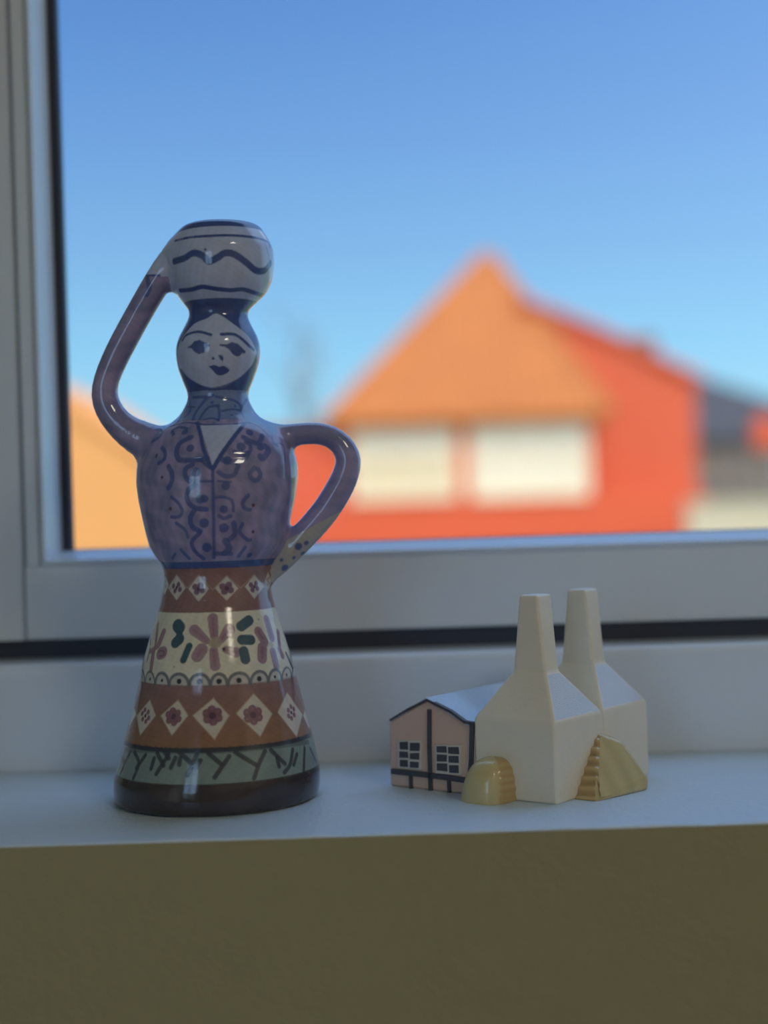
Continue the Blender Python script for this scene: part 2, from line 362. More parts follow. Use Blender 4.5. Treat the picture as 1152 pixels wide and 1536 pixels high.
def sgrad(P, e=1e-5):
    g = np.stack([sdf(P + np.eye(3)[i]*e) - sdf(P - np.eye(3)[i]*e) for i in range(3)], 1)/(2*e)
    return g
h = 0.0007
lo = np.array((-.0445, -.0352, -.0022)); n3 = np.array((134, 101, 268))
ax = [lo[i] + h*np.arange(n3[i]) for i in range(3)]
F = np.empty(n3, np.float32)
for k0 in range(0, n3[2], 16):
    zz_ = ax[2][k0:k0+16]
    G = np.stack(np.meshgrid(ax[0], ax[1], zz_, indexing='ij'), -1).reshape(-1, 3)
    F[:, :, k0:k0+16] = sdf(G).reshape(n3[0], n3[1], len(zz_))
ins = F < 0
c8 = np.zeros(n3-1, np.int8)
for i in (0, 1):
    for j in (0, 1):
        for k in (0, 1):
            c8 += ins[i:n3[0]-1+i, j:n3[1]-1+j, k:n3[2]-1+k]
mix = (c8 > 0) & (c8 < 8)
idx = -np.ones(n3-1, np.int64); cells = np.argwhere(mix); idx[mix] = np.arange(len(cells))
V = lo + (cells + 0.5)*h
quads = []
for axis in range(3):
    o1, o2 = [(1, 2), (2, 0), (0, 1)][axis]
    sl0 = [slice(1, -1)]*3; sl1 = [slice(1, -1)]*3
    sl0[axis] = slice(0, -1); sl1[axis] = slice(1, None)
    A, B = ins[tuple(sl0)], ins[tuple(sl1)]
    E = np.argwhere(A != B); off = np.ones(3, int); off[axis] = 0; E = E + off
    fl = ins[E[:, 0], E[:, 1], E[:, 2]]
    q = []
    for da, db in ((0, 0), (1, 0), (1, 1), (0, 1)):
        C = E.copy(); C[:, o1] -= da; C[:, o2] -= db
        q.append(idx[C[:, 0], C[:, 1], C[:, 2]])
    q = np.stack(q, 1); q[~fl] = q[~fl][:, ::-1]; quads.append(q)
Q = np.concatenate(quads)
def project(V, it=6):
    for _ in range(it):
        g = sgrad(V); f = sdf(V); V = V - g*(np.clip(f, -3e-4, 3e-4)/np.maximum((g*g).sum(1), .2))[:, None]
    return V
def relax(V, Q, w=.5):
    s = np.zeros_like(V); c = np.zeros(len(V))
    for a in range(4):
        for b in (1, 3):
            np.add.at(s, Q[:, a], V[Q[:, (a+b) % 4]]); np.add.at(c, Q[:, a], 1)
    return V*(1-w) + w*s/np.maximum(c, 1)[:, None]
for _ in range(2): V = project(relax(project(V, 3), Q), 3)
def subdivide(V, Q):                      # every quad into four
    nv = len(V)
    E = np.concatenate([np.stack([Q[:, i], Q[:, (i+1) % 4]], 1) for i in range(4)]); E.sort(1)
    key = E[:, 0]*nv + E[:, 1]; u, inv = np.unique(key, return_inverse=True)
    em = (V[u//nv] + V[u % nv])/2; fc = V[Q].mean(1); nq = len(Q)
    e = [nv + inv[i*nq:(i+1)*nq] for i in range(4)]; c = nv + len(u) + np.arange(nq)
    Q2 = np.concatenate([np.stack([Q[:, i], e[i], c, e[(i+3) % 4]], 1) for i in range(4)])
    return np.concatenate([V, em, fc]), Q2
V, Q = subdivide(V, Q)
V = project(V, 3)
NRM = sgrad(V); NRM /= np.linalg.norm(NRM, axis=1)[:, None]
# --- painting: photo pixels give points on the glazed surface, the paint is laid there in 3D
O = np.array((CAM.x-FIG.x, CAM.y-FIG.y, CAM.z-FIG.z)); O_l = O - np.array((LEAN*O[2], 0, 0))
def hit(pts):
    pts = np.asarray(pts, float)
    dx, dy = pts[:, 0]-576, pts[:, 1]-768
    D = np.stack([(dx*cR-dy*sR)/FPX, np.ones(len(pts)), -(dx*sR+dy*cR)/FPX], 1)
    D[:, 0] -= LEAN*D[:, 2]; D /= np.linalg.norm(D, axis=1)[:, None]
    t = np.full(len(pts), .40); bt = t.copy(); bf = np.full(len(pts), 9.)
    for _ in range(70):
        f = sdf(O_l + D*t[:, None]); m = np.abs(f) < bf; bf[m] = np.abs(f)[m]; bt[m] = t[m]
        t = np.minimum(t + .8*f, .56)
    P = O_l + D*bt[:, None]
    return P, bf
COLR = np.zeros((len(V), 3))
kd = KDTree(len(V))
for i, p in enumerate(V): kd.insert(p, i)
kd.balance()
zc = lambda y, x=326: hit([(x, y)])[0][0, 2]
def resample(pts, step=1.6):
    out = [pts[0]]
    for a, b in zip(pts[:-1], pts[1:]):
        L = math.dist(a, b); n = max(1, int(L/step))
        out += [(a[0]+(b[0]-a[0])*i/n, a[1]+(b[1]-a[1])*i/n) for i in range(1, n+1)]
    return out
def curve(pts, n=8):                       # Catmull-Rom through photo points
    if len(pts) < 3: return pts
    q = [pts[0]] + list(pts) + [pts[-1]]; out = []
    for i in range(1, len(q)-2):
        for k in range(n):
            t = k/n
            out.append(tuple(.5*((2*q[i][j]) + (q[i+1][j]-q[i-1][j])*t + (2*q[i-1][j]-5*q[i][j]+4*q[i+1][j]-q[i+2][j])*t*t + (3*q[i][j]-q[i-1][j]-3*q[i+1][j]+q[i+2][j])*t**3) for j in (0, 1)))
    return out + [pts[-1]]
AA = 0.00030
def blend(ids, w, col):
    ids = np.asarray(ids); w = np.asarray(w)[:, None]
    COLR[ids] = COLR[ids]*(1-w) + np.asarray(col)*w
def stroke(pts, r, col, op=1.0, taper=None, sm=True):
    pts = resample(curve(list(pts)) if sm else list(pts)); P, miss = hit(pts); acc = {}
    n = len(P)
    for i, (p, ms) in enumerate(zip(P, miss)):
        if ms > .0006: continue
        rr = r if taper is None else r*(taper[0] + (taper[1]-taper[0])*i/max(1, n-1))
        rr *= PX*0.95
        for co, j, d in kd.find_range(p, rr+AA):
            w = min(1, max(0, (rr-d)/AA + .5))
            if w > acc.get(j, 0): acc[j] = w
    if acc: blend(list(acc.keys()), np.array(list(acc.values()))*op, col)
def dot(x, y, r, col, op=1.0): stroke([(x, y)], r, col, op, sm=False)
def fill(poly, col, op=1.0, sm=False):
    pts = resample((curve(list(poly)+[poly[0]]) if sm else list(poly)+[poly[0]]), 3); P, _ = hit(pts)
    R = np.interp(P[:, 2], zg, Rg).mean()
    th = lambda A: np.arctan2(A[:, 0]-np.interp(A[:, 2], zg, Cg), -A[:, 1])*R
    pu, pw = th(P), P[:, 2]
    cand = np.where((V[:, 2] > pw.min()-.001) & (V[:, 2] < pw.max()+.001) & (V[:, 1] < .004))[0]
    vu, vw = th(V[cand]), V[cand, 2]
    k = (vu > pu.min()-.001) & (vu < pu.max()+.001); cand, vu, vw = cand[k], vu[k], vw[k]
    if not len(cand): return
    inside = np.zeros(len(cand), bool); dist = np.full(len(cand), 9.)
    for i in range(len(pts)-1):
        x0, y0, x1, y1 = pu[i], pw[i], pu[i+1], pw[i+1]
        if y0 != y1:
            c = (y0 > vw) != (y1 > vw); inside ^= c & (vu < (x1-x0)*(vw-y0)/(y1-y0)+x0)
        L = max((x1-x0)**2+(y1-y0)**2, 1e-12); t = np.clip(((vu-x0)*(x1-x0)+(vw-y0)*(y1-y0))/L, 0, 1)
        dist = np.minimum(dist, np.hypot(vu-x0-t*(x1-x0), vw-y0-t*(y1-y0)))
    w = np.clip(.5 + np.where(inside, dist, -dist)/AA, 0, 1)*op; s = w > 0
    if s.any(): blend(cand[s], w[s], col)
# pigments; PALE, NAVY, SCARF and MAUVE carry some blue lens haze in their tint
WHITE = (.74, .72, .60); PALE = (.48, .57, .82); NAVY = (.052, .10, .32); SCARF = (.17, .26, .52); MAUVE = (.28, .27, .49); MAUVE2 = (.20, .135, .19)
MAROON = (.27, .16, .165); BROWN = (.27, .145, .115); RUST = (.29, .15, .09); INK = (.035, .045, .065); HEM = (.22, .29, .275); FOOT = (.045, .036, .042)
PETAL = (.36, .235, .295); PLUM = (.105, .055, .095); TEAL = (.05, .115, .165); ARCH = (.15, .17, .20); COBALT = (.16, .27, .52); BEIGE = (.42, .36, .29)
fb, fl_, fr_ = fields(V)
isL = fl_ < fb - .0005; isR = fr_ < fb - .0005
xz = V[:, 2]
zb = {k: zc(y) for k, y in dict(foot=1176, hemline=1128, brown=1121, arch=1027, white=918, dia=852, belt=842, hair=447, rim=339).items()}
zneck = (1195-606)*PX
def band(lo_, hi_, col, extra=None):
    w = np.clip(.5+(xz-lo_)/AA, 0, 1)*np.clip(.5+(hi_-xz)/AA, 0, 1)
    if extra is not None: w = w*extra
    blend(np.arange(len(V)), w, col)
band(-1, zb['foot'], FOOT); band(zb['foot'], zb['hemline'], HEM); band(zb['hemline'], zb['brown'], INK)
band(zb['brown'], zb['arch'], BROWN); band(zb['arch'], zb['white'], WHITE); band(zb['white'], zb['dia'], MAROON)
band(zb['dia'], zb['belt'], NAVY); band(zb['belt'], (1195-632)*PX, MAUVE); band((1195-632)*PX, (1195-588)*PX, SCARF)
band((1195-588)*PX, zb['hair'], (.055, .10, .30)); band(zb['hair'], 1, PALE); band(zb['rim'], 1, NAVY)
# brushed variation of the brown band, redder above, rust below
t = np.clip((xz-zb['brown'])/(zb['arch']-zb['brown']), 0, 1); m = (xz > zb['brown']) & (xz < zb['arch'])
COLR[m] = (np.array(RUST)[None]*(1-t[m])[:, None] + np.array(MAROON)[None]*t[m][:, None])
ang = np.arctan2(V[:, 0], -V[:, 1])
nz = .5*np.sin(ang*9+xz*310+1.5*np.sin(xz*700)) + .35*np.sin(ang*17-xz*190+1.3) + .25*np.sin(ang*41+xz*120+2*np.sin(xz*450))
# arms
blend(np.where(isL)[0], np.ones(isL.sum()), MAUVE); blend(np.where(isR)[0], np.ones(isR.sum()), MAUVE)
hand = isL & (xz > (1195-414)*PX - (V[:, 0] - (225-326)*PX)*.05) & (V[:, 0] < (262-326)*PX)
blend(np.where(hand)[0], np.ones(hand.sum()), PALE)
cuff = isR & (xz < (1195-808)*PX + (V[:, 0]-(440-326)*PX)*.5)
blend(np.where(cuff)[0], np.ones(cuff.sum()), (.42, .42, .42))
mv = np.abs(COLR - np.array(MAUVE)).sum(1) < .02
COLR[mv] = COLR[mv]*(1+.16*nz[mv])[:, None] + np.array([.030, .004, -.012])*np.clip(nz[mv], -1, 1)[:, None]
o1 = lambda L: [(x/2.618+120, y/2.618+310) for x, y in L]        # crops of the photograph the strokes were read from
o2 = lambda L: [(x/2.954+170, y/2.954+620) for x, y in L]
o3 = lambda L: [(x/3.2+150, y/3.2+830) for x, y in L]
o4 = lambda L: [(x/3.2+150, y/3.2+1000) for x, y in L]
oF = lambda L: [(x/6.4+240, y/6.4+460) for x, y in L]
oA = lambda L: [(x/6.98+200, y/6.98+630) for x, y in L]
oB = lambda L: [(x/6.98+310, y/6.98+630) for x, y in L]
oC = lambda L: [(x/7.2+170, y/7.2+900) for x, y in L]
oD = lambda L: [(x/7.2+320, y/7.2+900) for x, y in L]
# pot
stroke([(263, 361), (285, 356), (312, 354), (345, 353), (380, 356), (400, 362), (405, 370)], 2.4, NAVY)
stroke(o1([(370, 215), (410, 202), (445, 182), (480, 192), (505, 214), (535, 203), (570, 182), (605, 187), (650, 217), (690, 250), (725, 250), (748, 222)]), 5.4, NAVY)
stroke(o1([(392, 330), (440, 325), (480, 315), (530, 322), (590, 328), (640, 325), (690, 340), (722, 350)]), 3.8, NAVY)
stroke(o1([(300, 170), (330, 140), (395, 78)]), 1.3, NAVY); stroke(o1([(255, 270), (312, 270)]), 1.8, NAVY); stroke(o1([(262, 275), (272, 320), (260, 345)]), 4, NAVY, .8); dot(*o1([(492, 168)])[0], 2, NAVY)
stroke(o1([(725, 140), (742, 200), (740, 260)]), 1.2, SCARF)
# face
fill(oF([(170, 420), (190, 350), (235, 270), (330, 165), (450, 112), (530, 66), (600, 92), (690, 155), (790, 230), (870, 315), (915, 400), (928, 470), (885, 560), (800, 655), (700, 730), (600, 778), (500, 782), (400, 757), (300, 702), (215, 630), (176, 540)]), PALE, sm=True)
stroke(oF([(930, 455), (885, 570), (790, 675), (660, 750), (520, 790), (400, 768), (275, 695), (205, 610)]), 2.8, NAVY, .85)
stroke(oF([(640, 60), (740, 110), (830, 130), (850, 230), (900, 340), (930, 420)]), 3.0, NAVY, .7)
stroke(oF([(215, 322), (250, 275), (330, 245), (400, 245), (488, 270)]), 2.4, NAVY)
stroke(oF([(590, 265), (700, 264), (770, 298), (850, 370), (900, 414)]), 2.7, NAVY)
fill(oF([(250, 395), (300, 368), (330, 330), (380, 318), (430, 342), (478, 362), (478, 385), (445, 395), (425, 440), (372, 458), (328, 432), (300, 398)]), NAVY)
fill(oF([(572, 358), (640, 362), (690, 338), (750, 358), (825, 432), (815, 450), (785, 448), (765, 475), (735, 478), (700, 460), (660, 408), (620, 384), (575, 378)]), NAVY)
dot(*oF([(510, 497)])[0], 2.3, NAVY); fill(oF([(555, 462), (600, 468), (612, 500), (600, 525), (575, 500)]), NAVY)
fill(oF([(468, 572), (520, 560), (570, 577), (610, 568), (665, 602), (650, 632), (600, 657), (550, 655), (505, 612)]), NAVY, sm=True)
# scarf
for L, r in (([(320, 870), (440, 865)], 2.5), ([(510, 850), (450, 880), (390, 950), (330, 1040), (320, 1085)], 2.6), ([(560, 950), (480, 960), (425, 1010), (380, 1080)], 2.2), ([(540, 862), (620, 880), (720, 905), (790, 965)], 2.2),
             ([(560, 960), (570, 1030), (560, 1095)], 2.2), ([(600, 1000), (700, 985), (780, 1000)], 2.0), ([(835, 890), (775, 990), (825, 1085)], 2.4), ([(250, 960), (330, 965)], 1.5), ([(280, 880), (290, 1000), (240, 1060)], 1.6), ([(420, 1085), (500, 1070), (560, 1090)], 2)):
    stroke(oF(L), r, NAVY, .8)
dot(*oF([(500, 920)])[0], 2.6, NAVY, .8); dot(*oF([(720, 955)])[0], 2.2, NAVY, .8); dot(*oF([(690, 1040)])[0], 2.0, NAVY, .7)
fill([(373, 596), (378, 606), (386, 615), (397, 625), (415, 636), (416, 650), (409, 653), (396, 643), (382, 634), (366, 631), (368, 612)], COBALT)
stroke([(247, 641), (262, 638), (280, 634), (310, 637), (345, 637), (372, 634), (388, 640), (404, 654)], 2.0, NAVY, .9)
# bodice
fill(o2([(385, 55), (570, 48), (440, 235)]), PALE)
stroke(o2([(372, 42), (385, 90), (400, 160), (432, 240)]), 3.2, NAVY); stroke(o2([(582, 45), (530, 110), (480, 180), (442, 245)]), 3.4, NAVY); stroke(o2([(440, 240), (443, 400), (446, 640)]), 2.6, NAVY, .85)
for L, r in (([(605, 180), (490, 240), (452, 330), (480, 412), (600, 420), (770, 405)], 4.4), ([(620, 465), (550, 510), (545, 590), (590, 640)], 4), ([(650, 680), (572, 740), (570, 850), (650, 920), (760, 935)], 4), ([(640, 940), (598, 1030), (620, 1120), (700, 1165)], 4),
             ([(690, 1190), (612, 1280), (650, 1380), (735, 1450)], 3.4), ([(300, 290), (332, 340), (322, 410), (270, 450)], 3.4), ([(368, 485), (402, 560), (402, 640), (368, 712)], 4), ([(400, 808), (470, 870), (512, 950), (480, 1012), (400, 1016)], 2.8),
             ([(450, 1080), (540, 1150), (572, 1225)], 2.8), ([(500, 1360), (585, 1450)], 3), ([(210, 80), (285, 110), (280, 170), (205, 220)], 4), ([(420, 150), (410, 110), (480, 75), (560, 90)], 3), ([(700, 420), (800, 500)], 2.2), ([(700, 640), (830, 640)], 1.8), ([(440, 1400), (410, 1450)], 2.5)):
    stroke(oA(L), r, NAVY, .85)
for x, y, r in ((595, 295, 6.2), (655, 545, 7), (700, 825, 7), (745, 825, 6), (740, 1080, 7.5), (770, 1335, 7.5), (540, 125, 5.5)): dot(*oA([(x, y)])[0], r, NAVY, .85)
for x, y, r in ((245, 365, 2.2), (240, 385, 2), (300, 600, 2.4), (388, 930, 2.8)): dot(*oA([(x, y)])[0], r, PLUM)
for L, r in (([(385, 180), (470, 225), (545, 240), (585, 160)], 4.2), ([(290, 330), (370, 352), (450, 330), (455, 260), (410, 235)], 3.2), ([(165, 415), (300, 440), (400, 400), (430, 350)], 4.6), ([(560, 290), (605, 270), (645, 320), (590, 400), (560, 380)], 5), ([(500, 500), (450, 570), (505, 635), (560, 590), (545, 525), (500, 500)], 3.8),
             ([(125, 545), (200, 592), (290, 570), (335, 460)], 3.6), ([(100, 812), (180, 808), (265, 845), (280, 950)], 2.4), ([(435, 790), (378, 860), (400, 925), (455, 940)], 3.2), ([(130, 1005), (180, 1030), (250, 1005)], 3.0), ([(285, 1080), (295, 1190), (240, 1250)], 4.2),
             ([(375, 1090), (345, 1170), (420, 1250), (460, 1255)], 3), ([(195, 1265), (235, 1340), (190, 1395)], 5), ([(400, 1335), (335, 1425)], 3.2), ([(120, 640), (250, 650)], 2), ([(680, 170), (700, 240), (740, 270)], 2.6), ([(100, 1400), (250, 1400)], 4), ([(700, 250), (780, 250), (815, 320), (820, 600)], 1.4)):
    stroke(oB(L), r, NAVY, .75)
for x, y, r in ((450, 130, 6.2), (360, 280, 7.4), (215, 425, 7), (200, 690, 6.6), (180, 935, 6.2), (180, 1130, 7.4), (450, 1415, 4.5)): dot(*oB([(x, y)])[0], r, NAVY, .8)
for x, y, r in ((488, 890, 2.8), (485, 1170, 2.4)): dot(*oB([(x, y)])[0], r, PLUM)
# cuff dots on the hip hand
for x, y, r in ((820, 590, 6), (855, 575, 4), (840, 620, 4), (760, 685, 6), (800, 640, 3), (775, 720, 3.5), (745, 650, 3)): dot(*o2([(x, y)])[0], r, NAVY, .9)
# small diamond band
for x, y, hw, hh in ((247, 877, 6, 15), (265, 881.5, 13.5, 19), (298, 883, 15.5, 19.5), (340, 882.5, 17.5, 18.5), (381.5, 880, 14, 18), (402, 872, 5, 14)):
    fill([(x, y-hh), (x+hw, y), (x, y+hh), (x-hw, y)], (.60, .59, .56))
    s = hw/15
    for a in range(4): dot(x+6*s*math.cos(a*1.57+.5), y+5.5*math.sin(a*1.57+.5), 4.6*max(s, .55), PETAL if s < .5 else (.20, .12, .20))
    dot(x, y, 3*max(s, .6), PLUM)
pts = [(240, 884), (247, 862), (256, 884), (265, 862), (281, 882), (298, 863), (319, 885), (340, 864), (361, 882), (381, 862), (396, 880)]
stroke(pts, 1.0, (.44, .36, .34), .7, sm=False)
stroke(o3([(590, 272), (620, 275), (640, 270)]), 2.2, MAROON)
# flowers and leaves on the white
for L, r, tp in (([(541, 312), (548, 395)], 8, (1, .8)), ([(452, 368), (512, 420)], 8.5, (1, .65)), ([(620, 365), (582, 415)], 9, (1, .6)), ([(468, 492), (487, 462)], 9.8, None), ([(605, 462), (652, 475)], 8, (.7, 1)), ([(545, 468), (553, 540)], 8.3, (.8, .95))):
    stroke(o3(L), r, PETAL, .95, tp); stroke(o3(L), r*.3, (.30, .17, .235), .6, tp)
dot(*o3([(558, 428)])[0], 8.5, BEIGE, .9); dot(*o3([(540, 432)])[0], 6, BEIGE, .8); dot(*o3([(594, 460)])[0], 2.6, PLUM)
for L, r in (([(372, 345), (382, 358)], 9.8), ([(382, 375), (380, 395)], 6), ([(363, 428), (380, 412)], 8.8), ([(400, 512), (428, 446)], 5.6), ([(678, 350), (715, 322)], 8.3), ([(682, 415), (724, 415)], 8), ([(690, 470), (698, 508)], 8)):
    stroke(o3(L), r, TEAL)
for L, r in (([(480, 262), (462, 430)], 3.0), ([(542, 345), (490, 480)], 4.2), ([(405, 385), (400, 480)], 2.2), ([(430, 570), (405, 755)], 4.0), ([(395, 525), (365, 650)], 2.2), ([(510, 575), (530, 570)], 7.6), ([(475, 505), (400, 555)], 3.2), ([(460, 460), (440, 560)], 2.5)):
    stroke(oC(L), r*1.35, PETAL)
stroke(oC([(490, 560), (520, 545), (550, 570), (530, 605), (500, 600)]), 1.2, PLUM, .6)
for L, r in (([(575, 210), (632, 405)], 5.6), ([(488, 342), (555, 450)], 6.2), ([(545, 470), (540, 500)], 5), ([(530, 520), (528, 625)], 7), ([(645, 560), (685, 720)], 5.6), ([(700, 345), (712, 480)], 4), ([(715, 530), (745, 600)], 4.6)):
    stroke(oD(L), r*1.3, PETAL); stroke(oD(L), r*.4, PLUM, .35)
dot(*oD([(625, 480)])[0], 5, BEIGE, .8)
for L, r in (([(785, 430), (815, 500)], 3.4), ([(790, 580), (852, 725)], 4.2), ([(742, 265), (758, 365)], 2.8)): stroke(oD(L), r, (.13, .17, .20))
dot(261, 1000, 1.0, PLUM); dot(388, 929, 1.2, ARCH)
# scallops
def by(x, yc, a): return yc - a*(yc-768)/FPX*(1-math.sqrt(max(0, 1-((x-327)/a)**2))) - (x-327)*LEAN
edges = [(208, 217), (218, 232), (233, 253), (254, 283), (284, 315), (316, 341), (342, 375), (376, 402), (403, 422), (423, 437), (438, 447)]
for x0, x1 in edges:
    xm, hw = (x0+x1)/2, (x1-x0)/2
    arcp = [(xm + hw*math.cos(math.pi*k/10), by(xm + hw*math.cos(math.pi*k/10), 1028, 121) - 17*math.sin(math.pi*k/10)) for k in range(11)]
    fill(arcp, (.50, .50, .50), .8)
    stroke(arcp, 2.5 if hw > 8 else 1.7, ARCH, .95)
    dot(xm, by(xm, 1022, 121), 4.2 if hw > 10 else 2.5, INK)
# big diamonds
for P4 in ([(160, 172), (173, 230), (135, 300), (148, 235)], [(240, 158), (268, 235), (192, 332), (175, 235)], [(376, 158), (424, 235), (345, 332), (290, 235)], [(545, 150), (622, 235), (550, 352), (443, 235)], [(738, 128), (828, 225), (770, 337), (652, 225)], [(898, 122), (972, 230), (945, 338), (852, 220)], [(985, 195), (1006, 250), (1005, 300), (975, 235)]):
    fill(o4(P4), (.62, .57, .50))
    stroke(o4(P4+[P4[0]]), 1.1, (.33, .22, .13), .6, sm=False)
for cx, cy, wv in ((218, 235, .55), (352, 240, .85), (540, 235, 1), (735, 232, 1), (918, 220, .5)):
    for k in range(6):
        a = k*math.pi/3+.4; stroke(o4([(cx+30*wv*math.cos(a), cy+28*math.sin(a))]), 6.6*max(.6, wv), (.23, .115, .155), sm=False)
        stroke(o4([(cx+34*wv*math.cos(a), cy+33*math.sin(a))]), 2.4*max(.6, wv), (.30, .15, .19), sm=False)
    dot(*o4([(cx, cy)])[0], 5.2*max(.6, wv), PLUM)
# fringe on the hem
for L in ([(100, 410), (115, 470), (98, 512)], [(145, 410), (115, 470)], [(165, 410), (186, 465), (160, 535)], [(218, 425), (175, 485)], [(275, 415), (305, 475)], [(330, 420), (270, 515)], [(260, 440), (245, 490)], [(362, 438), (340, 485)], [(380, 410), (440, 465)], [(465, 420), (420, 520)], [(482, 450), (455, 495)],
          [(520, 415), (585, 472)], [(620, 430), (550, 532)], [(650, 412), (750, 472)], [(792, 405), (762, 470), (740, 535)], [(820, 400), (888, 466)], [(850, 440), (860, 478)], [(925, 398), (912, 470), (885, 508)], [(945, 420), (930, 470)], [(982, 390), (978, 498)], [(1010, 395), (1038, 455)], [(310, 410), (330, 440)], [(385, 440), (380, 470)]):
    stroke(o4(L), 3.5, INK, .9)
stroke(o4([(100, 398), (300, 402), (560, 404), (800, 385), (1000, 362)]), 4.2, INK, .5)
# the back repeats the front, with a plain scarf behind the head
back = np.where(V[:, 1] > .002)[0]
bz = back[(xz[back] < (1195-640)*PX)]
src = [kd.find((V[i, 0], -V[i, 1], V[i, 2]))[1] for i in bz]
COLR[bz] = COLR[np.array(src)]
# brush and glaze variation
COLR *= (1 + .05*nz + .04*np.sin(V[:, 0]*1900+V[:, 2]*1300)*np.sin(V[:, 2]*2300+V[:, 1]*1700))[:, None]
COLR = np.clip(COLR, 0, .9)
# --- split into its parts
reg = np.zeros(len(V), int)
reg[xz < zb['foot']] = 0; reg[(xz >= zb['foot'])] = 1; reg[xz >= zb['belt']] = 2; reg[xz >= zneck] = 3; reg[xz >= (1195-467)*PX] = 4
reg[isL & (V[:, 0] < -.004)] = 5; reg[isR & (V[:, 0] > .004)] = 6
fq = np.sort(reg[Q], 1)[:, 1]
fig = empty('ceramic_figurine', FIG)
tag(fig, 'tall painted ceramic woman jug carrying a pot on her head', 'figurine')
Vw = V.copy(); Vw[:, 0] += LEAN*V[:, 2]
NW = NRM.copy(); NW[:, 2] -= LEAN*NRM[:, 0]; NW /= np.linalg.norm(NW, axis=1)[:, None]
for rid, nm, lb in ((0, 'base', 'dark brown glazed foot band'), (1, 'skirt', 'bell skirt with painted flowers, scallops and diamonds'), (2, 'bodice', 'mauve bodice with navy curls and open collar'), (3, 'head', 'head with painted face and knotted scarf'), (4, 'pot', 'pale pot with navy wave line'), (5, 'raised_arm', 'mauve raised arm holding the pot'), (6, 'bent_arm', 'mauve arm bent to the hip like a handle')):
    f = Q[fq == rid]
    if not len(f): continue
    u, inv = np.unique(f, return_inverse=True); f2 = inv.reshape(-1, 4)
    me = bpy.data.meshes.new(nm); me.vertices.add(len(u)); me.vertices.foreach_set('co', Vw[u].ravel())
    me.loops.add(f2.size); me.loops.foreach_set('vertex_index', f2.ravel().astype(np.int32))
    me.polygons.add(len(f2)); me.polygons.foreach_set('loop_start', np.arange(0, f2.size, 4, dtype=np.int32))
    me.update(calc_edges=True)
    me.polygons.foreach_set('use_smooth', np.ones(len(f2), bool))
    ca = me.color_attributes.new('paint', 'FLOAT_COLOR', 'POINT')
    ca.data.foreach_set('color', np.concatenate([COLR[u], np.ones((len(u), 1))], 1).ravel().astype(np.float32))
    me.normals_split_custom_set_from_vertices(NW[u])
    link(nm, me, M['glaze'], fig)['label'] = lb

# ------------------------------------------------------------------ the ceramic smokehouse
A = math.radians(38); cA, sA = math.cos(A), math.sin(A)
a, b = unroll(835, 1208); d0 = 0.088*FPX/b
SH = Vector((a*d0/FPX, CAM.y+d0, Z0))      # the corner where kiln faces meet
sm = empty('ceramic_smokehouse', SH, -A)
tag(sm, 'small ceramic smokehouse with two white chimneys and a pink gabled cottage', 'ceramic house')
def uz(x, y, v=0.0):                        # pixel -> (u, z) on the gable plane v = const
    a, b = unroll(x, y); q = a/FPX
    ox, oy = SH.x + v*sA, d0 + v*cA
    u = (q*oy - ox)/(cA + q*sA); d = oy - u*sA
    return u, 0.088 - b*d/FPX
def kiln(v0):
    rings = [((-.0288, .0002), (0, .029), -.0), ((-.0288, .0), (0, .029), .0240), ((-.0190, -.0075), (.0080, .0158), .0380), ((-.0168, -.0103), (.0090, .0172), .0613)]
    bm = bmesh.new(); R = []
    for (u0, u1), (va, vb), z in rings: R.append([bm.verts.new(p) for p in ((u0, v0+va, z), (u1, v0+va, z), (u1, v0+vb, z), (u0, v0+vb, z))])
    for i in range(3):
        for k in range(4): bm.faces.new((R[i][k], R[i][(k+1) % 4], R[i+1][(k+1) % 4], R[i+1][k]))
    bm.faces.new(R[0][::-1]); bm.faces.new(R[3])
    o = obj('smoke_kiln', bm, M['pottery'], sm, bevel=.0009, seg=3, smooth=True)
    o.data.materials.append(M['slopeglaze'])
    for p in o.data.polygons:               # right-hand shoulders get speckled glaze with sky sheen painted into its pale blue
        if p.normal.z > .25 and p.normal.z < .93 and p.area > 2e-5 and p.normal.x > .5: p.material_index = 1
    md = o.modifiers.new('soft', 'WEIGHTED_NORMAL'); md.keep_sharp = False; md.weight = 80
    return o
kiln(0.0); kiln(0.0285)
# cottage
bm = bmesh.new()
prism(bm, [(-.0626, 0), (-.0285, 0), (-.0285, .0216), (-.0316, .0216), (-.0466, .0288), (-.0622, .0208)], .0004, .0560)
obj('cottage_walls', bm, M['cottage'], sm, bevel=.0011, seg=3, smooth=True).modifiers.new('soft', 'WEIGHTED_NORMAL').weight = 80
for poly in ([(-.0468, .0290), (-.0465, .0294), (-.0308, .0221), (-.0310, .0214)], [(-.0464, .0290), (-.0467, .0294), (-.0614, .0214), (-.0612, .0208)]):
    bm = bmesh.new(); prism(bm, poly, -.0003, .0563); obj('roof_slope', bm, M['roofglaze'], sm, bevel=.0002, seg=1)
def line(name, pts, wpx, m, parent=sm, v=0.0, t=.00035):     # a painted bar on the gable, slightly proud
    bm = bmesh.new(); P = [Vector((*uz(x, y), 0)) for x, y in pts]; w = wpx*.44/FPX
    for p, q in zip(P[:-1], P[1:]):
        dn = (q-p).normalized(); nn = Vector((-dn.y, dn.x, 0))*w/2; p2, q2 = p-dn*w*.3, q+dn*w*.3
        prism(bm, [(c.x, c.y) for c in (p2-nn, q2-nn, q2+nn, p2+nn)], v-t, v+.0012)
    return obj(name, bm, m, parent)
line('painted_beam', [(644, 1066), (644, 1120), (646, 1187)], 6.5, M['ink'])
line('painted_beam', [(589, 1157), (646, 1163), (703, 1171)], 8.5, M['ink'])
line('painted_beam', [(616, 1163), (616.5, 1182)], 5.5, M['ink'])
line('painted_beam', [(673, 1170), (674, 1187)], 5.5, M['ink'])
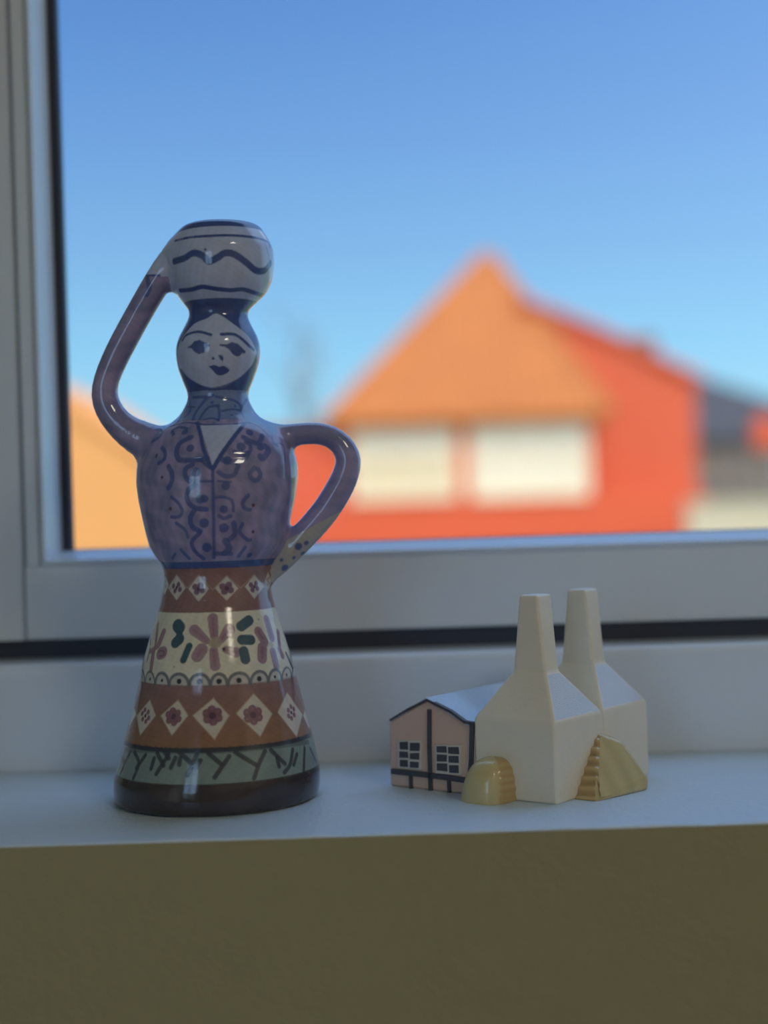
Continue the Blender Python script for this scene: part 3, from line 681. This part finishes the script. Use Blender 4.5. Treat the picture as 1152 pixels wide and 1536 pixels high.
line('painted_beam', [(708, 1086), (707, 1140), (704, 1170)], 7, M['ink'])
line('painted_verge', [(586, 1080), (612, 1064), (641, 1050)], 3.5, M['ink'])
line('painted_verge', [(641, 1050), (675, 1067), (697, 1083), (708, 1085)], 4.2, M['ink'])
oE = lambda L: [(x/4.8+560, y/4.8+1080) for x, y in L]
for panes in ([[(193, 157), (253, 154), (256, 212), (196, 210)], [(268, 163), (340, 164), (338, 222), (268, 220)], [(192, 223), (252, 228), (258, 272), (192, 270)], [(268, 238), (336, 236), (334, 285), (268, 280)], [(196, 284), (252, 286), (256, 338), (196, 334)], [(268, 298), (332, 302), (330, 344), (268, 342)]],
              [[(460, 187), (530, 187), (534, 235), (462, 232)], [(543, 193), (618, 194), (624, 246), (544, 240)], [(462, 246), (534, 250), (532, 298), (462, 297)], [(546, 257), (618, 258), (620, 308), (548, 304)], [(462, 310), (536, 312), (538, 370), (462, 360)], [(550, 324), (618, 325), (620, 382), (552, 378)]]):
    al = np.array([p for q in panes for p in q]); x0, y0 = al.min(0)-9; x1, y1 = al.max(0)+9; sl = (panes[1][0][1]-panes[0][0][1])
    fr = [uz(*p) for p in oE([(x0, y1-8), (x1, y1+4), (x1, y0+sl*.4), (x0, y0)])]
    bm = bmesh.new(); prism(bm, fr, -.0003, .0012); w = obj('cottage_window', bm, M['whiteline'], sm)
    for q in panes:
        bm = bmesh.new(); prism(bm, [uz(*p) for p in oE(q[::-1])], -.00055, .0006); obj('pane', bm, M['ink'], w, bevel=.0001, seg=1)
# little dark brush mark on the roof
bm = bmesh.new(); tube(bm, [(-.0345, .0125, .0237), (-.0335, .0150, .02325), (-.0328, .0178, .0229)], [.00025, .0005, .0002], 6); obj('brush_mark', bm, M['ink'], sm)
# straw piles
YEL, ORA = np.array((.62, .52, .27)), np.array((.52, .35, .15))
def paint_mesh(name, verts, faces, cols, parent, m):
    me = bpy.data.meshes.new(name); me.from_pydata([tuple(v) for v in verts], [], [tuple(f) for f in faces]); me.update()
    ca = me.color_attributes.new('paint', 'FLOAT_COLOR', 'POINT')
    ca.data.foreach_set('color', np.concatenate([cols, np.ones((len(cols), 1))], 1).ravel().astype(np.float32))
    me.polygons.foreach_set('use_smooth', [True]*len(me.polygons))
    return link(name, me, m, parent)
# rounded heap against the gable end: plump yellow face to the left, ribbed orange flank to the right
nu, nv = 96, 48
vs, cl = [], []
for j in range(nv+1):
    ph = (j/nv)*math.pi/2
    for i in range(nu):
        th = 2*math.pi*i/nu; c, s = math.cos(th), math.sin(th)
        e = 2.6
        k = (abs(c)**e + abs(s)**e)**(-1/e)
        rr = math.cos(ph)**.62
        zz1 = math.sin(ph)**.85
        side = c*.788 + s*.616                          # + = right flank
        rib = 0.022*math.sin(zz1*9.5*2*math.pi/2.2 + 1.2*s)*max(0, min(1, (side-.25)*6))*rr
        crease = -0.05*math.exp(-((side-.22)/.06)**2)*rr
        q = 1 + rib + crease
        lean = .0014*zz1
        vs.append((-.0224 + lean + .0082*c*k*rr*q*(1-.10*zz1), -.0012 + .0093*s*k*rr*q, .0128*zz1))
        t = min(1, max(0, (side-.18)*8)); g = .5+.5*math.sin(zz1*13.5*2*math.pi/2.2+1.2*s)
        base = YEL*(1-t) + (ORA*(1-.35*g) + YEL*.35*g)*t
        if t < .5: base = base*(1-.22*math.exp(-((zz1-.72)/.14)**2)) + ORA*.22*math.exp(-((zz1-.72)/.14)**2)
        cl.append(base)
fs = [(j*nu+i, j*nu+(i+1) % nu, (j+1)*nu+(i+1) % nu, (j+1)*nu+i) for j in range(nv) for i in range(nu)]
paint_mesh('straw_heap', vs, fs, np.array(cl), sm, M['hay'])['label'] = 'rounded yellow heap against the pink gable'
# wedge leaning against the kiln flanks
hp = [(-.002, .0245, .0180), (.0006, .0258, .0178), (.0052, .0318, .0146), (-.002, .0106, 0), (.0005, .0100, 0), (.0082, .0098, 0), (.0122, .0338, 0), (.0120, .0350, .0034), (-.002, .0410, 0), (-.002, .0330, .0165)]
bm = bmesh.new()
for p in hp: bm.verts.new(p)
bmesh.ops.convex_hull(bm, input=bm.verts)
bmesh.ops.triangulate(bm, faces=bm.faces)
bmesh.ops.bevel(bm, geom=[e for e in bm.edges if e.is_manifold and e.calc_face_angle(0) > .3], offset=.0009, segments=2, profile=.5, affect='EDGES', clamp_overlap=True)
bmesh.ops.triangulate(bm, faces=bm.faces)
for _ in range(6):
    ee = [e for e in bm.edges if e.calc_length() > .0007]
    if not ee: break
    bmesh.ops.subdivide_edges(bm, edges=ee, cuts=1, use_grid_fill=True); bmesh.ops.triangulate(bm, faces=bm.faces)
bm.normal_update()
P1, Bb = Vector((.002, .0270, .0172)), Vector((.004, .0100, 0)); axd = (P1-Bb).normalized(); Lr = (P1-Bb).length
cl = []
moves = []
for v in bm.verts:
    nrm = v.normal
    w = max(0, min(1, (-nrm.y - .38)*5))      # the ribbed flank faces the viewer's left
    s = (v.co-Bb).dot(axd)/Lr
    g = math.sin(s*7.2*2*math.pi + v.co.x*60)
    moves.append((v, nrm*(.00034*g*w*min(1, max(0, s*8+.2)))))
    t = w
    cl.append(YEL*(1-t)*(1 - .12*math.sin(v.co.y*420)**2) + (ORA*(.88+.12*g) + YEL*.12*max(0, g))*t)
for v, dv in moves: v.co += dv
me = bpy.data.meshes.new('straw_wedge'); bm.to_mesh(me); bm.free()
ca = me.color_attributes.new('paint', 'FLOAT_COLOR', 'POINT'); ca.data.foreach_set('color', np.concatenate([np.array(cl), np.ones((len(cl), 1))], 1).ravel().astype(np.float32))
me.polygons.foreach_set('use_smooth', [True]*len(me.polygons))
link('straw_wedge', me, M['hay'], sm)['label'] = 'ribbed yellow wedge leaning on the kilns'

# ------------------------------------------------------------------ outside
X = {
 'red': mat('red_limewash', (0.500, 0.067, 0.021), 0.8, 0.2, 0.3, 30, 0.10, 1.5),
 'deepred': mat('red_painted_boards', (0.450, 0.066, 0.021), 0.75, 0.2, 0.3, 30, 0.10, 1.5),
 'tile': mat('orange_clay_tile', (0.370, 0.106, 0.024), 0.8, 0.2, 0.3, 30, 0.18, 2.2),
 'ochre': mat('ochre_limewash', (0.540, 0.208, 0.056), 0.8, 0.2, 0.2, 20, 0.08, 1.5),
 'salmon': mat('pale_orange_tile', (0.630, 0.225, 0.060), 0.8, 0.2, 0.2, 20, 0.12, 2),
 'slate': mat('dark_slate', (0.055, 0.048, 0.055), 0.7, 0.3, 0.2, 20, 0.15, 1.5),
 'greywall': mat('weathered_grey_boards', (0.140, 0.105, 0.075), 0.85, 0.2, 0.2, 20, 0.25, 1.2),
 'cream': mat('cream_render', (0.410, 0.305, 0.185), 0.85, 0.2, 0.2, 20, 0.08, 1),
 'white': mat('white_window_wood', (0.690, 0.480, 0.280), 0.5, 0.3),
 'curtain': mat('white_curtain', (0.690, 0.480, 0.280), 0.9, 0.1, 0.2, 10, 0.06, 3),
 'brick': mat('brown_brick', (0.140, 0.080, 0.055), 0.85, 0.2, 0.3, 30, 0.2, 6),
 'bark': mat('grey_bark', (.20, .18, .17), 0.9, 0.1, 0.3, 40, 0.2, 6),
 'lawn': mat('winter_lawn', (.16, .19, .07), 0.9, 0.1, 0.5, 5, 0.3, 0.8),
}
GZ = -0.62
tag(bxo('ground', (-60, 60, -40, 110, GZ-.3, GZ), X['lawn']), 'winter lawn outside the window', 'ground', kind='structure')
D = 22.0
hs = empty('red_house', at(700, 640, D)); hs.location.z = GZ
tag(hs, 'bright red house with pointed orange tiled roof and two white windows', 'house')
def lp(o, v): return (v.x-o.location.x, v.y-o.location.y, v.z-o.location.z)
eL, eR, ap = at(487, 630, D-.35), at(917, 617, D-.35), at(730, 384, D+2.3)
ez = (eL.z+eR.z)/2
y0 = hs.location.y
def hx(x): return x - hs.location.x
x0, x1 = eL.x+.32, eR.x-.32
bxo('walls', (hx(x0), hx(x1), 0, 4.6, 0, ez+.05-GZ), X['red'], hs)
p = at(380, 652, D)
bxo('annex_wall', (hx(p.x), hx(x0)+.02, .002, 3.0, 0, p.z-GZ), X['red'], hs); bxo('annex_roof', (hx(p.x)-.05, hx(x0), -.05, 3.05, p.z-GZ, p.z-GZ+.06), X['tile'], hs)
bm = bmesh.new()
ze = ez-GZ; za = ap.z-GZ; yb = 4.95; ya = ap.y-y0; ye = -.35
cr_ = [(hx(eL.x), ye, ze), (hx(eR.x), ye, ze), (hx(eR.x), yb, ze), (hx(eL.x), yb, ze)]
top = [(hx(ap.x)-.06, ya, za), (hx(ap.x)+.06, ya, za)]
vv = [bm.verts.new(p) for p in cr_+top]; lw = [bm.verts.new((p[0], p[1], p[2]-.09)) for p in cr_]
bm.faces.new((vv[0], vv[1], vv[5], vv[4])); bm.faces.new((vv[1], vv[2], vv[5])); bm.faces.new((vv[2], vv[3], vv[4], vv[5])); bm.faces.new((vv[3], vv[0], vv[4])); bm.faces.new(lw[::-1])
for i in range(4): bm.faces.new((lw[i], lw[(i+1) % 4], vv[(i+1) % 4], vv[i]))
rf = obj('roof', bm, X['tile'], hs)
bm = bmesh.new(); nr = 22
for i in range(nr):
    t = (i+.5)/nr; xb = cr_[0][0]*(1-t)+cr_[1][0]*t
    k = t/((top[0][0]-cr_[0][0])/(cr_[1][0]-cr_[0][0])) if xb < top[0][0] else (1-t)/(1-(top[0][0]-cr_[0][0])/(cr_[1][0]-cr_[0][0]))
    k = min(1, k)*.97
    tube(bm, [(xb, ye-.01, ze), (xb, ye+(ya-ye)*k, ze+(za-ze)*k+.01)], .045, 6)
o = obj('tile_rolls', bm, X['tile'], rf); o['kind'] = 'stuff'
for p, q in ((0, 0), (1, 1), (2, 1), (3, 0)):
    bm = bmesh.new(); tube(bm, [cr_[p], top[q]], .075, 8); obj('hip_ridge', bm, X['tile'], rf)
for (xa, xb_, yt, yb_) in ((527, 683, 640, 752), (707, 882, 632, 749)):
    p, q = at(xa, yb_, D-.06), at(xb_, yt, D-.06)
    p, q = (hx(p.x), p.z-GZ), (hx(q.x), q.z-GZ)
    bm = bmesh.new()
    f = .09
    box(bm, p[0], q[0], -.07, .03, p[1], p[1]+f); box(bm, p[0], q[0], -.07, .03, q[1]-f, q[1]); box(bm, p[0], p[0]+f, -.07, .03, p[1]+f, q[1]-f); box(bm, q[0]-f, q[0], -.07, .03, p[1]+f, q[1]-f)
    wv = obj('window', bm, X['white'], hs)
    for k in (1, 2, 3):
        xm = p[0] + (q[0]-p[0])*k/4; bxo('glazing_bar', (xm-.025, xm+.025, -.06, .0, p[1]+f, q[1]-f), X['white'], wv)
    zm = p[1]+(q[1]-p[1])*.62; bxo('glazing_bar', (p[0]+f, q[0]-f, -.055, .0, zm-.02, zm+.02), X['white'], wv)
    bxo('pane', (p[0]+f, q[0]-f, -.030, -.024, p[1]+f, q[1]-f), M['glass'], wv)
    bm = bmesh.new(); nn = 60                                  # pleated curtain close behind the glass
    r0 = [bm.verts.new((p[0]+f+(q[0]-p[0]-2*f)*i/nn, -.008+.006*math.sin(i*1.3), p[1]+f)) for i in range(nn+1)]
    r1 = [bm.verts.new((v.co.x, v.co.y, q[1]-f)) for v in r0]
    for i in range(nn): bm.faces.new((r0[i], r0[i+1], r1[i+1], r1[i]))
    obj('curtain', bm, X['curtain'], wv)
# lean-to wing on the right: red wall under a falling verge
Dw = D+1.2
bw = [at(780, 455, Dw), at(832, 474, Dw), at(905, 503, Dw), at(1042, 569, Dw)]
xr = at(1042, 700, Dw).x
poly = [(hx(bw[0].x), 0), (hx(xr), 0)] + [(hx(v.x), v.z-GZ) for v in bw[::-1]]
bm = bmesh.new(); prism(bm, poly, Dw-D, Dw-D+6); obj('wing_walls', bm, X['deepred'], hs)
bm = bmesh.new(); bt = [(hx(v.x), v.z-GZ) for v in bw]; bt[-1] = (bt[-1][0]+.12, bt[-1][1]-.05)
prism(bm, bt + [(x, z+.10) for x, z in bt[::-1]], Dw-D-.12, Dw-D+6.1); obj('wing_roof', bm, X['deepred'], hs)
p, q = at(1030, 770, D-.2), at(1058, 735, D-.2)
bxo('porch_wall', (hx(x1)-.02, hx(q.x), .005, 1.3, 0, q.z-GZ), X['red'], hs)
p, q = at(945, 545, D+5), at(985, 503, D+5)
bxo('chimney', (hx(p.x), hx(q.x), 5, 5.6, 1.6, q.z-GZ), X['brick'], hs, bevel=.03, seg=1)
# slate-roofed house further right
D2 = 34.0
ns = empty('slate_roofed_house', at(1160, 700, D2)); ns.location.z = GZ
tag(ns, 'grey boarded house with dark slate roof beyond the red house', 'house')
nxx = lambda x: x - ns.location.x
q = [at(985, 548, D2), at(1260, 634, D2), at(1260, 662, D2), at(985, 662, D2)]
bm = bmesh.new(); prism(bm, [(nxx(v.x), v.z-GZ) for v in q], -.3, 6); obj('roof', bm, X['slate'], ns)
bxo('walls', (nxx(at(990, 700, D2).x), nxx(at(1255, 700, D2).x), 0, 5.6, 0, at(1100, 661, D2).z-GZ), X['greywall'], ns)
for xa, xb_ in ((1062, 1082), (1100, 1118), (1150, 1180)):
    p, q = at(xa, 735, D2-.05), at(xb_, 672, D2-.05)
    wv = bxo('window', (nxx(p.x), nxx(q.x), -.05, .02, p.z-GZ, q.z-GZ), X['brick'], ns)
    bxo('pane', (nxx(p.x)+.06, nxx(q.x)-.06, -.06, -.04, p.z-GZ+.06, q.z-GZ-.06), M['glass'], wv)
p, q = at(1134, 672, 31.0), at(1168, 628, 31.0)
bm = bmesh.new(); prism(bm, [(nxx(p.x), p.z-GZ), (nxx(q.x), p.z-GZ), (nxx(q.x), q.z-GZ-.1), (nxx((p.x+q.x)/2), q.z-GZ+.15), (nxx(p.x), q.z-GZ-.1)], -3.0, -2.6); obj('dormer', bm, X['red'], ns)
# cream garden wall
D3 = 19.5
gw = empty('garden_wall', at(1150, 770, D3)); gw.location.z = GZ
tag(gw, 'low cream rendered garden wall beside the red house', 'garden wall')
zt = at(1090, 752, D3).z-GZ; xl = at(1032, 770, D3).x-gw.location.x
bxo('wall_body', (xl, 7, 0, .25, 0, zt-.06), X['cream'], gw); bxo('coping', (xl-.04, 7.04, -.04, .29, zt-.06, zt), X['cream'], gw, bevel=.015, seg=1)
# ochre house on the left
D4 = 14.0
oc = empty('ochre_house', at(150, 700, D4)); oc.location.z = GZ
ox = lambda x: x - oc.location.x
tag(oc, 'ochre gabled house with orange tiled roof beside the window stile', 'house')
gp = [at(-205, 700, D4), at(30, 566, D4), at(262, 712, D4)]
gp = [(ox(v.x), v.z-GZ) for v in gp]; gp[0] = (gp[0][0], gp[2][1])
bm = bmesh.new(); prism(bm, [(gp[0][0], 0), (gp[2][0], 0), gp[2], gp[1], gp[0]], 0, 5.0); obj('walls', bm, X['ochre'], oc)
for e in (gp[0], gp[2]):                     # the two roof slopes, tiles flush with the gable
    k = 1.06; q = (gp[1][0]+(e[0]-gp[1][0])*k, gp[1][1]+(e[1]-gp[1][1])*k)
    bm = bmesh.new(); prism(bm, [gp[1], q, (q[0], q[1]+.09), (gp[1][0], gp[1][1]+.09)], -.06, 5.06); obj('roof_slope', bm, X['salmon'], oc)
# bare tree behind the red house
tb = at(452, 700, 32); tr = empty('bare_tree', (tb.x, tb.y, GZ))
tag(tr, 'bare grey winter tree behind the red house', 'tree')
rt = random.Random(3)
ht = at(452, 475, 32).z-GZ
bm = bmesh.new(); tube(bm, [(0, 0, 0), (.05, 0, ht*.3), (0, 0, ht*.62), (.03, 0, ht*.95)], [.16, .12, .08, .02], 8); obj('trunk', bm, X['bark'], tr)
tw = bmesh.new()
for k in range(16):
    z0_ = ht*(.38+.035*k); a = rt.uniform(0, 6.28); L = rt.uniform(.6, 1.05)*(1.1-.4*k/16)
    e = Vector((math.cos(a)*L*.75, math.sin(a)*L*.75, z0_+L*.8)); s = Vector((0, 0, z0_)); m_ = (s+e)/2 + Vector((0, 0, -.08))
    bm = bmesh.new(); tube(bm, [s, m_, e], [.035, .025, .010], 6); obj('branch', bm, X['bark'], tr)
    for j in range(14):
        st = m_.lerp(e, rt.random()); dv = Vector((rt.gauss(0, 1), rt.gauss(0, 1), rt.gauss(.8, .6))).normalized()*rt.uniform(.2, .5)
        tube(tw, [st, st+dv*.5+Vector((0, 0, .03)), st+dv], [.010, .007, .003], 4)
o = obj('twigs', tw, X['bark'], tr); o['kind'] = 'stuff'
